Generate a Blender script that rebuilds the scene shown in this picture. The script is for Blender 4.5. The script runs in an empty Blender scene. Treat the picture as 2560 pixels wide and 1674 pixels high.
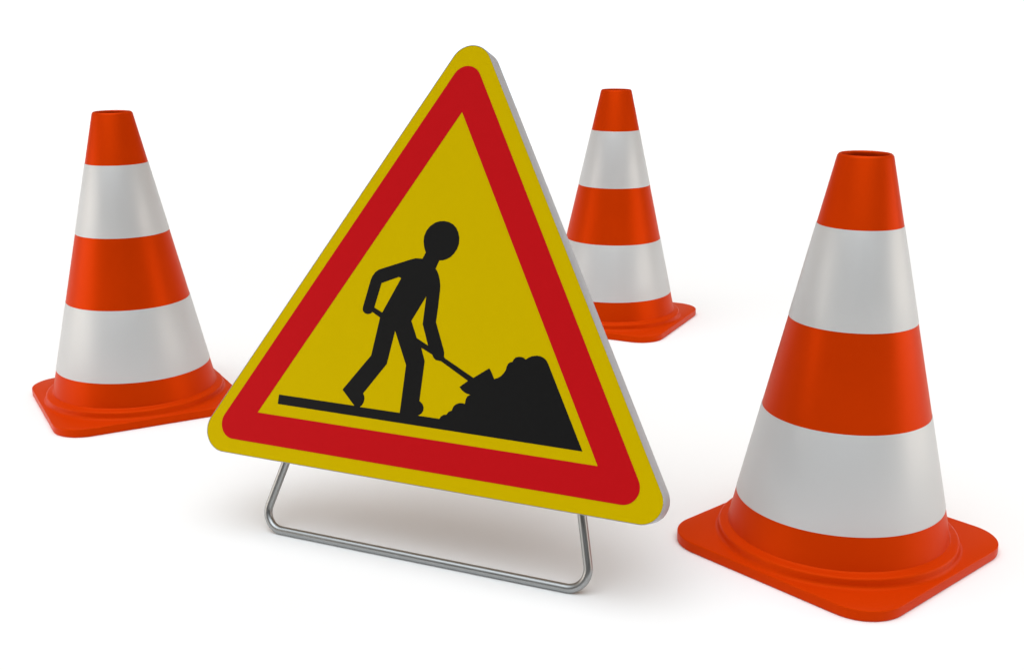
import bpy, bmesh, math
from mathutils import Vector, Matrix
from mathutils.geometry import tessellate_polygon

scene = bpy.context.scene
C = scene.collection

# ------------------------------------------------------------------ camera
CAM_H, PITCH, FOCAL_PX = 0.66327, 0.268696, 2956.79
cam = bpy.data.cameras.new("camera")
cam.sensor_fit = 'HORIZONTAL'
cam.sensor_width = 36.0
cam.lens = FOCAL_PX / 2560.0 * 36.0
cam.clip_start, cam.clip_end = 0.02, 2000.0
cam_ob = bpy.data.objects.new("camera", cam)
cam_ob.location = (0.0, 0.0, CAM_H)
cam_ob.rotation_euler = (math.pi / 2 - PITCH, 0.0, 0.0)
C.objects.link(cam_ob)
scene.camera = cam_ob

# ------------------------------------------------- studio surround (world)
world = bpy.data.worlds.new("World")
scene.world = world
world.use_nodes = True
nt = world.node_tree
nt.nodes.clear()
w_out = nt.nodes.new('ShaderNodeOutputWorld')
w_bg = nt.nodes.new('ShaderNodeBackground')
w_tc = nt.nodes.new('ShaderNodeTexCoord')
w_sep = nt.nodes.new('ShaderNodeSeparateXYZ')
nt.links.new(w_tc.outputs['Generated'], w_sep.inputs[0])


def wmath(op, a, b=None, clamp=False):
    n = nt.nodes.new('ShaderNodeMath')
    n.operation = op
    n.use_clamp = clamp
    for i, v in enumerate((a, b)):
        if v is None:
            continue
        if isinstance(v, (int, float)):
            n.inputs[i].default_value = v
        else:
            nt.links.new(v, n.inputs[i])
    return n.outputs[0]


def wramp(v, lo, hi, a, b):
    n = nt.nodes.new('ShaderNodeMapRange')
    n.interpolation_type = 'SMOOTHSTEP'
    n.inputs['From Min'].default_value = lo
    n.inputs['From Max'].default_value = hi
    n.inputs['To Min'].default_value = a
    n.inputs['To Max'].default_value = b
    nt.links.new(v, n.inputs['Value'])
    return n.outputs[0]


# a light tent: one big soft roof light, white paper up to the horizon, dim warm walls
ROOF, WALL, OPEN, PAPER = 2.60, 0.33, 0.03, 1.06
wall = wramp(w_sep.outputs['Y'], -0.25, 0.5, OPEN, WALL)
paper = wramp(w_sep.outputs['Z'], 0.06, 0.12, 1.0, 0.0)
behind = wramp(w_sep.outputs['Y'], 0.1, 0.5, 0.0, 1.0)
paper = wmath('MULTIPLY', paper, behind)
wall = wmath('MULTIPLY', wall, wmath('SUBTRACT', 1.0, paper))
# the roof light leans a touch towards the photographer and to the left
lean = wmath('ADD', wmath('MULTIPLY', w_sep.outputs['Z'], 0.9659), wmath('MULTIPLY', w_sep.outputs['Y'], -0.2588))
lean = wmath('ADD', lean, wmath('MULTIPLY', w_sep.outputs['X'], -0.08))
roof = wramp(lean, 0.66, 0.98, 0.0, 1.0)
bright = wmath('ADD', wmath('MULTIPLY', roof, ROOF), wmath('MULTIPLY', paper, PAPER))
w_bg.inputs['Color'].default_value = (1.05, 1.115, 1.17, 1.0)
nt.links.new(bright, w_bg.inputs['Strength'])
w_warm = nt.nodes.new('ShaderNodeBackground')
w_warm.inputs['Color'].default_value = (1.0, 0.68, 0.40, 1.0)
nt.links.new(wall, w_warm.inputs['Strength'])
w_add = nt.nodes.new('ShaderNodeAddShader')
nt.links.new(w_bg.outputs[0], w_add.inputs[0])
nt.links.new(w_warm.outputs[0], w_add.inputs[1])
nt.links.new(w_add.outputs[0], w_out.inputs[0])


# --------------------------------------------------------- softbox lamps
def softbox(name, loc, target, sx, sy, watts):
    l = bpy.data.lights.new(name, 'AREA')
    l.shape = 'RECTANGLE'
    l.size, l.size_y = sx, sy
    l.energy = watts
    l.color = (1.0, 0.91, 0.82)
    o = bpy.data.objects.new(name, l)
    o.location = loc
    d = Vector(target) - Vector(loc)
    o.rotation_euler = d.to_track_quat('-Z', 'Y').to_euler()
    C.objects.link(o)
    return o


softbox("softbox_light", (-3.1, 1.15, 0.72), (0, 1.8, 0.3), 2.2, 1.3, 22)
softbox("softbox_light", (3.1, 1.15, 0.72), (0, 1.8, 0.3), 2.2, 1.3, 22)
# added fill lamp, out of view, that keeps the far paper floor white
bgl = softbox("added_fill_light", (0, 5.4, 3.8), (0, 7.6, 0.0), 12.0, 2.0, 42)
bgl.data.spread = math.radians(130)

vs = scene.view_settings
vs.view_transform = 'Standard'
vs.look = 'None'
vs.exposure = 0.0
vs.gamma = 1.0
vs.use_curve_mapping = False
scene.cycles.max_bounces = 10
scene.cycles.diffuse_bounces = 6
scene.cycles.use_denoising = True


# --------------------------------------------------------------- materials
def material(name, col, rough=0.5, metal=0.0, spec=0.5, tint=(1, 1, 1), bump=0.0, bscale=200.0, var=0.0, rvar=0.0, coat=0.0):
    m = bpy.data.materials.new(name)
    m.use_nodes = True
    t = m.node_tree
    b = t.nodes['Principled BSDF']
    b.inputs['Base Color'].default_value = (*col, 1)
    b.inputs['Roughness'].default_value = rough
    b.inputs['Metallic'].default_value = metal
    b.inputs['Specular IOR Level'].default_value = spec
    b.inputs['Specular Tint'].default_value = (*tint, 1)
    b.inputs['Coat Weight'].default_value = coat
    tc = t.nodes.new('ShaderNodeTexCoord')
    if var > 0 or rvar > 0:
        n = t.nodes.new('ShaderNodeTexNoise')
        n.inputs['Scale'].default_value = 9.0
        n.inputs['Detail'].default_value = 5.0
        t.links.new(tc.outputs['Object'], n.inputs['Vector'])
        if var > 0:
            r = t.nodes.new('ShaderNodeMapRange')
            r.inputs['From Min'].default_value = 0.3
            r.inputs['From Max'].default_value = 0.7
            r.inputs['To Min'].default_value = 1 - var
            r.inputs['To Max'].default_value = 1 + var
            t.links.new(n.outputs['Fac'], r.inputs['Value'])
            v = t.nodes.new('ShaderNodeVectorMath')
            v.operation = 'SCALE'
            v.inputs[0].default_value = col
            t.links.new(r.outputs[0], v.inputs['Scale'])
            t.links.new(v.outputs[0], b.inputs['Base Color'])
        if rvar > 0:
            r = t.nodes.new('ShaderNodeMapRange')
            r.inputs['From Min'].default_value = 0.3
            r.inputs['From Max'].default_value = 0.7
            r.inputs['To Min'].default_value = rough - rvar
            r.inputs['To Max'].default_value = rough + rvar
            t.links.new(n.outputs['Fac'], r.inputs['Value'])
            t.links.new(r.outputs[0], b.inputs['Roughness'])
    if bump > 0:
        n = t.nodes.new('ShaderNodeTexNoise')
        n.inputs['Scale'].default_value = bscale
        n.inputs['Detail'].default_value = 3.0
        t.links.new(tc.outputs['Object'], n.inputs['Vector'])
        u = t.nodes.new('ShaderNodeBump')
        u.inputs['Strength'].default_value = bump
        u.inputs['Distance'].default_value = 0.001
        t.links.new(n.outputs['Fac'], u.inputs['Height'])
        t.links.new(u.outputs[0], b.inputs['Normal'])
    return m


M_FLOOR = material("white_paper", (0.93, 0.93, 0.925), 0.9, spec=0.0)
M_ORANGE = material("orange_pvc", (0.62, 0.040, 0.0005), 0.38, metal=0.24, spec=0.07, tint=(1.0, 0.45, 0.1), rvar=0.03, var=0.015)
M_FOOT = material("orange_rubber", (0.62, 0.040, 0.0005), 0.36, metal=0.06, spec=0.07, tint=(1.0, 0.4, 0.08), rvar=0.04, var=0.02)
M_WHITE = material("white_band_film", (0.615, 0.615, 0.61), 0.42, metal=0.23, spec=0.05, rvar=0.03)
M_YELLOW = material("yellow_sign_film", (0.575, 0.41, 0.0), 0.45, spec=0.04, tint=(1.0, 0.75, 0.05), rvar=0.02)
M_RED = material("red_sign_film", (0.50, 0.0055, 0.0085), 0.45, spec=0.04)
M_BLACK = material("black_sign_film", (0.0045, 0.0045, 0.0045), 0.5, spec=0.15)
M_RIM = material("grey_painted_aluminium", (0.41, 0.41, 0.42), 0.4, spec=0.2)
M_STEEL = material("galvanised_steel", (0.37, 0.38, 0.38), 0.34, metal=1.0, rvar=0.04)


# ----------------------------------------------------------------- helpers
def link_mesh(name, bm, mat, parent=None, sharp=35.0):
    bmesh.ops.recalc_face_normals(bm, faces=bm.faces[:])
    me = bpy.data.meshes.new(name)
    bm.to_mesh(me)
    bm.free()
    for p in me.polygons:
        p.use_smooth = True
    me.set_sharp_from_angle(angle=math.radians(sharp))
    me.materials.append(mat)
    o = bpy.data.objects.new(name, me)
    C.objects.link(o)
    if parent is not None:
        o.parent = parent
    return o


def lathe(profile, n=144, closed=False):
    """profile: (r, z) list turned about Z; closed joins last to first."""
    bm = bmesh.new()
    rings = []
    for r, z in profile:
        rings.append([bm.verts.new((r * math.cos(2 * math.pi * i / n), r * math.sin(2 * math.pi * i / n), z)) for i in range(n)])
    m = len(rings)
    for j in range(m if closed else m - 1):
        a, b = rings[j], rings[(j + 1) % m]
        for i in range(n):
            k = (i + 1) % n
            bm.faces.new((a[i], a[k], b[k], b[i]))
    return bm


def stack_loops(loops):
    """closed loops of equal length joined in order, both ends capped."""
    bm = bmesh.new()
    rows = [[bm.verts.new(v) for v in lp] for lp in loops]
    n = len(rows[0])
    for a, b in zip(rows, rows[1:]):
        for i in range(n):
            k = (i + 1) % n
            bm.faces.new((a[i], a[k], b[k], b[i]))
    bm.faces.new(rows[0])
    bm.faces.new(rows[-1])
    return bm


def rounded_square(half, rad, z, n=14):
    out = []
    h = half - rad
    for k, (sx, sy) in enumerate(((1, 1), (-1, 1), (-1, -1), (1, -1))):
        for i in range(n + 1):
            a = math.pi / 2 * (k + i / n)
            out.append((sx * h + rad * math.cos(a), sy * h + rad * math.sin(a), z))
    return out


def rounded_triangle(d, rad, n=18):
    """equilateral triangle of inradius d with corner radius rad, counter-clockwise from the top."""
    out = []
    for a in (90, 210, 330):
        ca = math.radians(a)
        cx, cy = math.cos(ca) * 2 * (d - rad), math.sin(ca) * 2 * (d - rad)
        if rad <= 1e-6:
            out.append((cx, cy))
            continue
        for i in range(n + 1):
            t = math.radians(a - 60 + 120 * i / n)
            out.append((cx + rad * math.cos(t), cy + rad * math.sin(t)))
    return out


def plate(polys, z0, z1):
    """flat plate from an outline and its holes, z0 (back) to z1 (front)."""
    bm = bmesh.new()
    flat = [p for poly in polys for p in poly]
    tris = tessellate_polygon([[Vector((x, y, 0)) for x, y in poly] for poly in polys])
    lo = [bm.verts.new((x, y, z0)) for x, y in flat]
    hi = [bm.verts.new((x, y, z1)) for x, y in flat]
    for t in tris:
        bm.faces.new([hi[i] for i in t])
        bm.faces.new([lo[i] for i in reversed(t)])
    s = 0
    for poly in polys:
        n = len(poly)
        for i in range(n):
            k = (i + 1) % n
            bm.faces.new((lo[s + i], lo[s + k], hi[s + k], hi[s + i]))
        s += n
    return bm


def fillet(points, radii, n=10):
    """polyline with its inner corners rounded."""
    pts = [Vector(p) for p in points]
    out = [pts[0]]
    for i in range(1, len(pts) - 1):
        r = radii[i - 1]
        u = (pts[i - 1] - pts[i]).normalized()
        v = (pts[i + 1] - pts[i]).normalized()
        half = u.angle(v) / 2
        t = r / math.tan(half)
        bis = (u + v).normalized()
        c = pts[i] + bis * (r / math.sin(half))
        a, b = pts[i] + u * t - c, pts[i] + v * t - c
        ang = a.angle(b)
        for j in range(n + 1):
            w = j / n
            out.append(c + (a * math.sin((1 - w) * ang) + b * math.sin(w * ang)) / math.sin(ang))
    out.append(pts[-1])
    return out


def tube(path, r, n=24):
    bm = bmesh.new()
    rows = []
    ref = None
    for i, p in enumerate(path):
        d = (path[min(i + 1, len(path) - 1)] - path[max(i - 1, 0)]).normalized()
        if ref is None:
            ref = d.orthogonal().normalized()
        ref = (ref - d * ref.dot(d)).normalized()
        s = d.cross(ref)
        rows.append([bm.verts.new(p + (ref * math.cos(2 * math.pi * k / n) + s * math.sin(2 * math.pi * k / n)) * r) for k in range(n)])
    for a, b in zip(rows, rows[1:]):
        for i in range(n):
            k = (i + 1) % n
            bm.faces.new((a[i], a[k], b[k], b[i]))
    bm.faces.new(rows[0])
    bm.faces.new(rows[-1])
    return bm


# ------------------------------------------------------------------ ground
bm = bmesh.new()
bm.faces.new([bm.verts.new(v) for v in ((-9, -4, 0), (9, -4, 0), (9, 8.4, 0), (-9, 8.4, 0))])
ground = link_mesh("ground", bm, M_FLOOR)
ground["kind"] = "structure"
ground["label"] = "plain white studio floor under the sign and cones"

# ------------------------------------------------------------ traffic cones
H, RT, SL = 0.5, 0.03186, 0.22322           # height, radius at the top, slope
BANDS = ((0.41665, 0.30098), (0.18547, 0.06896))
BASE_HALF, BASE_R, BASE_T = 0.1582, 0.0524, 0.0141


def cone_r(z):
    return RT + SL * (H - z)


def build_cone():
    root = bpy.data.objects.new("traffic_cone", None)
    root.empty_display_size = 0.05
    C.objects.link(root)
    root["category"] = "traffic cone"
    root["group"] = "traffic cones around the sign"
    # square foot with softened edges
    e = 0.0015
    loops = []
    for i in range(6):
        a = math.pi / 2 * i / 5
        k = 0.0018 * (1 - math.sin(a))
        loops.append(rounded_square(BASE_HALF - k, BASE_R - k, 0.0030 * (1 - math.cos(a))))
    for i in range(6):
        a = math.pi / 2 * i / 5
        k = e * (1 - math.cos(a))
        loops.append(rounded_square(BASE_HALF - k, BASE_R - k, BASE_T - e + e * math.sin(a)))
    link_mesh("base", stack_loops(loops), M_FOOT, root, 50)
    # raised ring between foot and cone
    zt = BASE_T
    prof = [(0.1555, zt - 0.001), (0.1525, zt + 0.0003), (0.1503, zt + 0.0022), (0.1493, zt + 0.0055), (0.1489, zt + 0.0095),
            (0.1482, zt + 0.0112), (0.1470, zt + 0.0122), (0.1452, zt + 0.0128), (0.1392, zt + 0.0136), (0.1380, zt + 0.0140),
            (0.1370, zt + 0.0152), (0.1345, zt + 0.0158), (0.1345, zt - 0.001)]
    link_mesh("collar", lathe(prof, closed=True), M_FOOT, root, 60)
    # hollow body
    w = 0.0044
    prof = [(cone_r(0.006), 0.006), (cone_r(0.25), 0.25), (cone_r(H - 0.003), H - 0.003), (RT - 0.0004, H - 0.0014),
            (RT - 0.0013, H - 0.0004), (RT - 0.0022, H), (RT - 0.0034, H - 0.0004), (RT - 0.0042, H - 0.0014),
            (RT - w, H - 0.004), (cone_r(0.25) - w, 0.25), (cone_r(0.006) - w, 0.006)]
    link_mesh("body", lathe(prof, closed=True), M_ORANGE, root, 60)
    for z1, z0 in BANDS:
        g = 0.00045
        prof = [(cone_r(z1) - 0.001, z1), (cone_r(z1) + g * 0.6, z1), (cone_r(z1 - 0.0006) + g, z1 - 0.0006), (cone_r((z0 + z1) / 2) + g, (z0 + z1) / 2),
                (cone_r(z0 + 0.0006) + g, z0 + 0.0006), (cone_r(z0) + g * 0.6, z0), (cone_r(z0) - 0.001, z0)]
        link_mesh("reflective_band", lathe(prof, closed=True), M_WHITE, root, 40)
    return root


proto = build_cone()
spots = (
    ((0.41566, 1.39624), 0.72515, "nearest, largest-looking orange and white cone, standing right of the sign with its whole foot showing"),
    ((-0.66120, 1.98319), 0.51655, "orange and white cone on the left, foot corner tucked behind the sign's left corner"),
    ((0.21991, 2.54038), 1.10893, "farthest, smallest-looking orange and white cone, half hidden behind the sign's right edge"),
)
for i, ((x, y), yaw, label) in enumerate(spots):
    if i == 0:
        r = proto
    else:
        r = proto.copy()
        C.objects.link(r)
        for ch in proto.children:
            c = ch.copy()
            C.objects.link(c)
            c.parent = r
    r.location = (x, y, 0.0)
    r.rotation_euler = (0, 0, yaw)
    r["label"] = label

# --------------------------------------------------------------- road sign
# sign plane: x along the lower edge, y up the face, z out of the face; pose in the world
POS = Vector((-0.097866, 1.398034, 0.287034))
FX = Vector((0.916254, -0.400597, 0.0)).normalized()
FZ = Vector((-0.377417, -0.863592, 0.334313)).normalized()
FY = FZ.cross(FX).normalized()
FX = FY.cross(FZ).normalized()
FR = Matrix((FX, FY, FZ)).transposed().to_4x4()
RI, RED_W, THICK, R_RED = 0.134681, 0.038906, 0.0290, 0.020046
TUBE_R = 0.0055
TZ = -0.0415
BAR_Y = -0.2842

base = Vector(POS + FX * 0.0 + FY * BAR_Y + FZ * TZ)
base.z = 0.0
sign = bpy.data.objects.new("roadwork_sign", None)
sign.empty_display_size = 0.05
yaw = math.atan2(FX.y, FX.x)
sign.location = base
sign.rotation_euler = (0, 0, yaw)
C.objects.link(sign)
sign["label"] = "triangular yellow road works sign with red border and black digging worker on a steel frame"
sign["category"] = "road sign"
TO_LOCAL = (Matrix.Translation(base) @ Matrix.Rotation(yaw, 4, 'Z')).inverted() @ Matrix.Translation(POS) @ FR


def sign_part(name, bm, mat, parent=None, sharp=35.0):
    bm.transform(TO_LOCAL)
    return link_mesh(name, bm, mat, parent or sign, sharp)


SIDES = {150: 0.1888, 30: 0.1938, 270: 0.1925}      # distance of the panel's left, right and lower edge from the red triangle's middle
CORNERS = ((30, 150, 0.0290), (150, 270, 0.0290), (270, 30, 0.0265))


def panel_outline(inset, n=22):
    out = []
    for a1, a2, rad in CORNERS:
        rad -= inset
        n1, n2 = (Vector((math.cos(math.radians(a)), math.sin(math.radians(a)))) for a in (a1, a2))
        d1, d2 = SIDES[a1] - inset - rad, SIDES[a2] - inset - rad
        det = n1.x * n2.y - n1.y * n2.x
        c = Vector(((d1 * n2.y - d2 * n1.y) / det, (n1.x * d2 - n2.x * d1) / det))
        for i in range(n + 1):
            t = math.radians(a1 + 120 * i / n)
            out.append((c.x + rad * math.cos(t), c.y + rad * math.sin(t)))
    return out


def tri3(inset, z):
    return [(x, y, z) for x, y in panel_outline(inset)]


LIP = 0.0006
b = 0.0016
panel = sign_part("panel", stack_loops([
    tri3(0.004, -THICK), tri3(b, -THICK), tri3(b * 0.3, -THICK + b * 0.3), tri3(0.0, -THICK + b),
    tri3(0.0, -0.0007), tri3(0.0002, -0.0002), tri3(0.0004, 0.0), tri3(LIP, 0.0), tri3(LIP + 0.0001, -0.0014)]), M_RIM)

PICTO_OUTLINE = [[-0.02298, 0.09179], [-0.02595, 0.09783], [-0.02809, 0.1054], [-0.02827, 0.11215], [-0.02612, 0.11909], [-0.02215, 0.12469], [-0.01597, 0.12968], [-0.0099, 0.13184], [-0.00363, 0.13257], [0.00284, 0.13178], [0.00902, 0.12933], [0.01383, 0.12537], [0.0176, 0.1199], [0.01984, 0.11337], [0.0204, 0.10625], [0.0188, 0.09944], [0.01551, 0.09345], [0.01145, 0.08901], [0.00663, 0.08603], [0.00214, 0.08432], [-0.00304, 0.0835], [-0.00644, 0.07314], [-0.0036, 0.06984], [-0.00071, 0.06482], [0.00159, 0.0588], [0.00298, 0.05319], [0.00353, 0.0475], [0.00409, 0.02654], [0.00398, 0.00793], [0.01957, -0.02476], [0.02086, -0.0284], [0.02109, -0.03263], [0.02261, -0.03453], [0.06384, -0.05363], [0.08288, -0.0397], [0.08638, -0.04421], [0.08904, -0.04853], [0.09103, -0.05172], [0.0953, -0.04991], [0.0994, -0.04701], [0.10236, -0.04323], [0.10429, -0.0393], [0.10498, -0.03506], [0.10618, -0.03168], [0.1084, -0.02976], [0.11153, -0.02856], [0.11259, -0.02558], [0.11491, -0.02301], [0.1187, -0.02174], [0.12266, -0.02166], [0.12579, -0.02268], [0.12778, -0.0241], [0.13105, -0.02143], [0.13564, -0.01907], [0.14137, -0.01786], [0.14631, -0.01812], [0.15095, -0.01979], [0.15425, -0.02242], [0.15668, -0.02579], [0.21275, -0.12079], [-0.20459, -0.11979], [-0.2048, -0.10774], [-0.09256, -0.10771], [-0.11283, -0.08984], [-0.07892, -0.04261], [-0.0739, 0.00557], [-0.08562, 0.01138], [-0.08826, 0.00916], [-0.09231, 0.00807], [-0.09633, 0.00884], [-0.09914, 0.01101], [-0.10026, 0.01384], [-0.10018, 0.01679], [-0.09467, 0.05066], [-0.09311, 0.05619], [-0.08971, 0.06139], [-0.08529, 0.06501], [-0.08114, 0.06674], [-0.04138, 0.08187], [-0.03622, 0.08346], [-0.03143, 0.08385], [-0.02635, 0.08369]]
HOLE_REAR_ARM = [[-0.0786, 0.04868], [-0.05618, 0.05828], [-0.05377, 0.0582], [-0.05214, 0.05689], [-0.07191, 0.01207], [-0.0841, 0.0172]]
HOLE_FRONT_ARM = [[-0.01396, 0.0382], [-0.01366, 0.00372], [-0.00218, -0.02196], [-0.01916, -0.01426], [-0.02976, 0.0059]]
HOLE_LEGS = [[-0.05032, -0.00846], [-0.0286, -0.04886], [-0.02815, -0.10811], [-0.08503, -0.10819], [-0.08212, -0.10558], [-0.08023, -0.10146], [-0.07983, -0.09705], [-0.0808, -0.09378], [-0.08282, -0.09084], [-0.05545, -0.05056]]
HOLE_SHOVEL = [[-0.01124, -0.02535], [0.00486, -0.03192], [0.00723, -0.03564], [0.01108, -0.03805], [0.01482, -0.03837], [0.01802, -0.03867], [0.05731, -0.05798], [0.04728, -0.06671], [0.05145, -0.0704], [0.05702, -0.07316], [0.06304, -0.07427], [0.05952, -0.07612], [0.05772, -0.07989], [0.05741, -0.08601], [0.05424, -0.08548], [0.05016, -0.08582], [0.04581, -0.08779], [0.04269, -0.0912], [0.04136, -0.09606], [0.03749, -0.09797], [0.03515, -0.10176], [0.03141, -0.10254], [0.02811, -0.10486], [0.02632, -0.1082], [-0.003, -0.10809], [0.00132, -0.10514], [0.00335, -0.10109], [0.00329, -0.09731], [0.00109, -0.09333], [-0.00366, -0.09015], [-0.00399, -0.04122]]

F0 = -0.0004
sign_part("yellow_face", plate([panel_outline(LIP + 0.0003)], -0.0016, F0), M_YELLOW, panel)
sign_part("red_border", plate([rounded_triangle(RI + RED_W, R_RED), list(reversed(rounded_triangle(RI, 0.0)))], F0 - 0.0002, F0 + 0.00025), M_RED, panel)


def ccw(poly, want=True):
    s = sum(a[0] * b_[1] - b_[0] * a[1] for a, b_ in zip(poly, poly[1:] + poly[:1]))
    return poly if (s > 0) == want else list(reversed(poly))


picto = [ccw(PICTO_OUTLINE)] + [ccw(h, False) for h in (HOLE_REAR_ARM, HOLE_FRONT_ARM, HOLE_LEGS, HOLE_SHOVEL)]
sign_part("worker_pictogram", plate(picto, F0 - 0.0002, F0 + 0.00025), M_BLACK, panel)

# bent front frame: two legs splaying down from behind the panel and a bar on the floor
path = fillet([(-0.188, -0.05, TZ), (-0.2062, -0.195, TZ), (-0.2297, BAR_Y, TZ), (0.2325, BAR_Y, TZ), (0.2083, -0.195, TZ), (0.188, -0.05, TZ)],
              [0.05, 0.024, 0.024, 0.05])
sign_part("stand_frame", tube(path, TUBE_R), M_STEEL)

# rear prop that keeps the sign up, hinged on the back of the panel
INV = (Matrix.Translation(POS) @ FR).inverted()
back = Vector((FY.x, FY.y, 0)).normalized()


def sl(v):
    return INV @ v


hinge_l = Vector((-0.075, 0.12, TZ))
hinge_r = Vector((0.075, 0.12, TZ))
foot = base + back * 0.36
fl = foot - FX * 0.085 + Vector((0, 0, TUBE_R))
fr = foot + FX * 0.085 + Vector((0, 0, TUBE_R))
sign_part("rear_prop", tube(fillet([hinge_l, sl(fl), sl(fr), hinge_r], [0.024, 0.024]), TUBE_R), M_STEEL)


# brackets that clamp the tubes to the back of the panel
for bx_, by_ in ((-0.1925, -0.09), (0.1937, -0.09), (-0.075, 0.118), (0.075, 0.118)):
    w, h = 0.013, 0.010
    z0, z1 = TZ - TUBE_R - 0.0015, -THICK + 0.0005
    sign_part("mounting_bracket", plate([[(bx_ - w, by_ - h), (bx_ + w, by_ - h), (bx_ + w, by_ + h), (bx_ - w, by_ + h)]], z0, z1), M_STEEL)
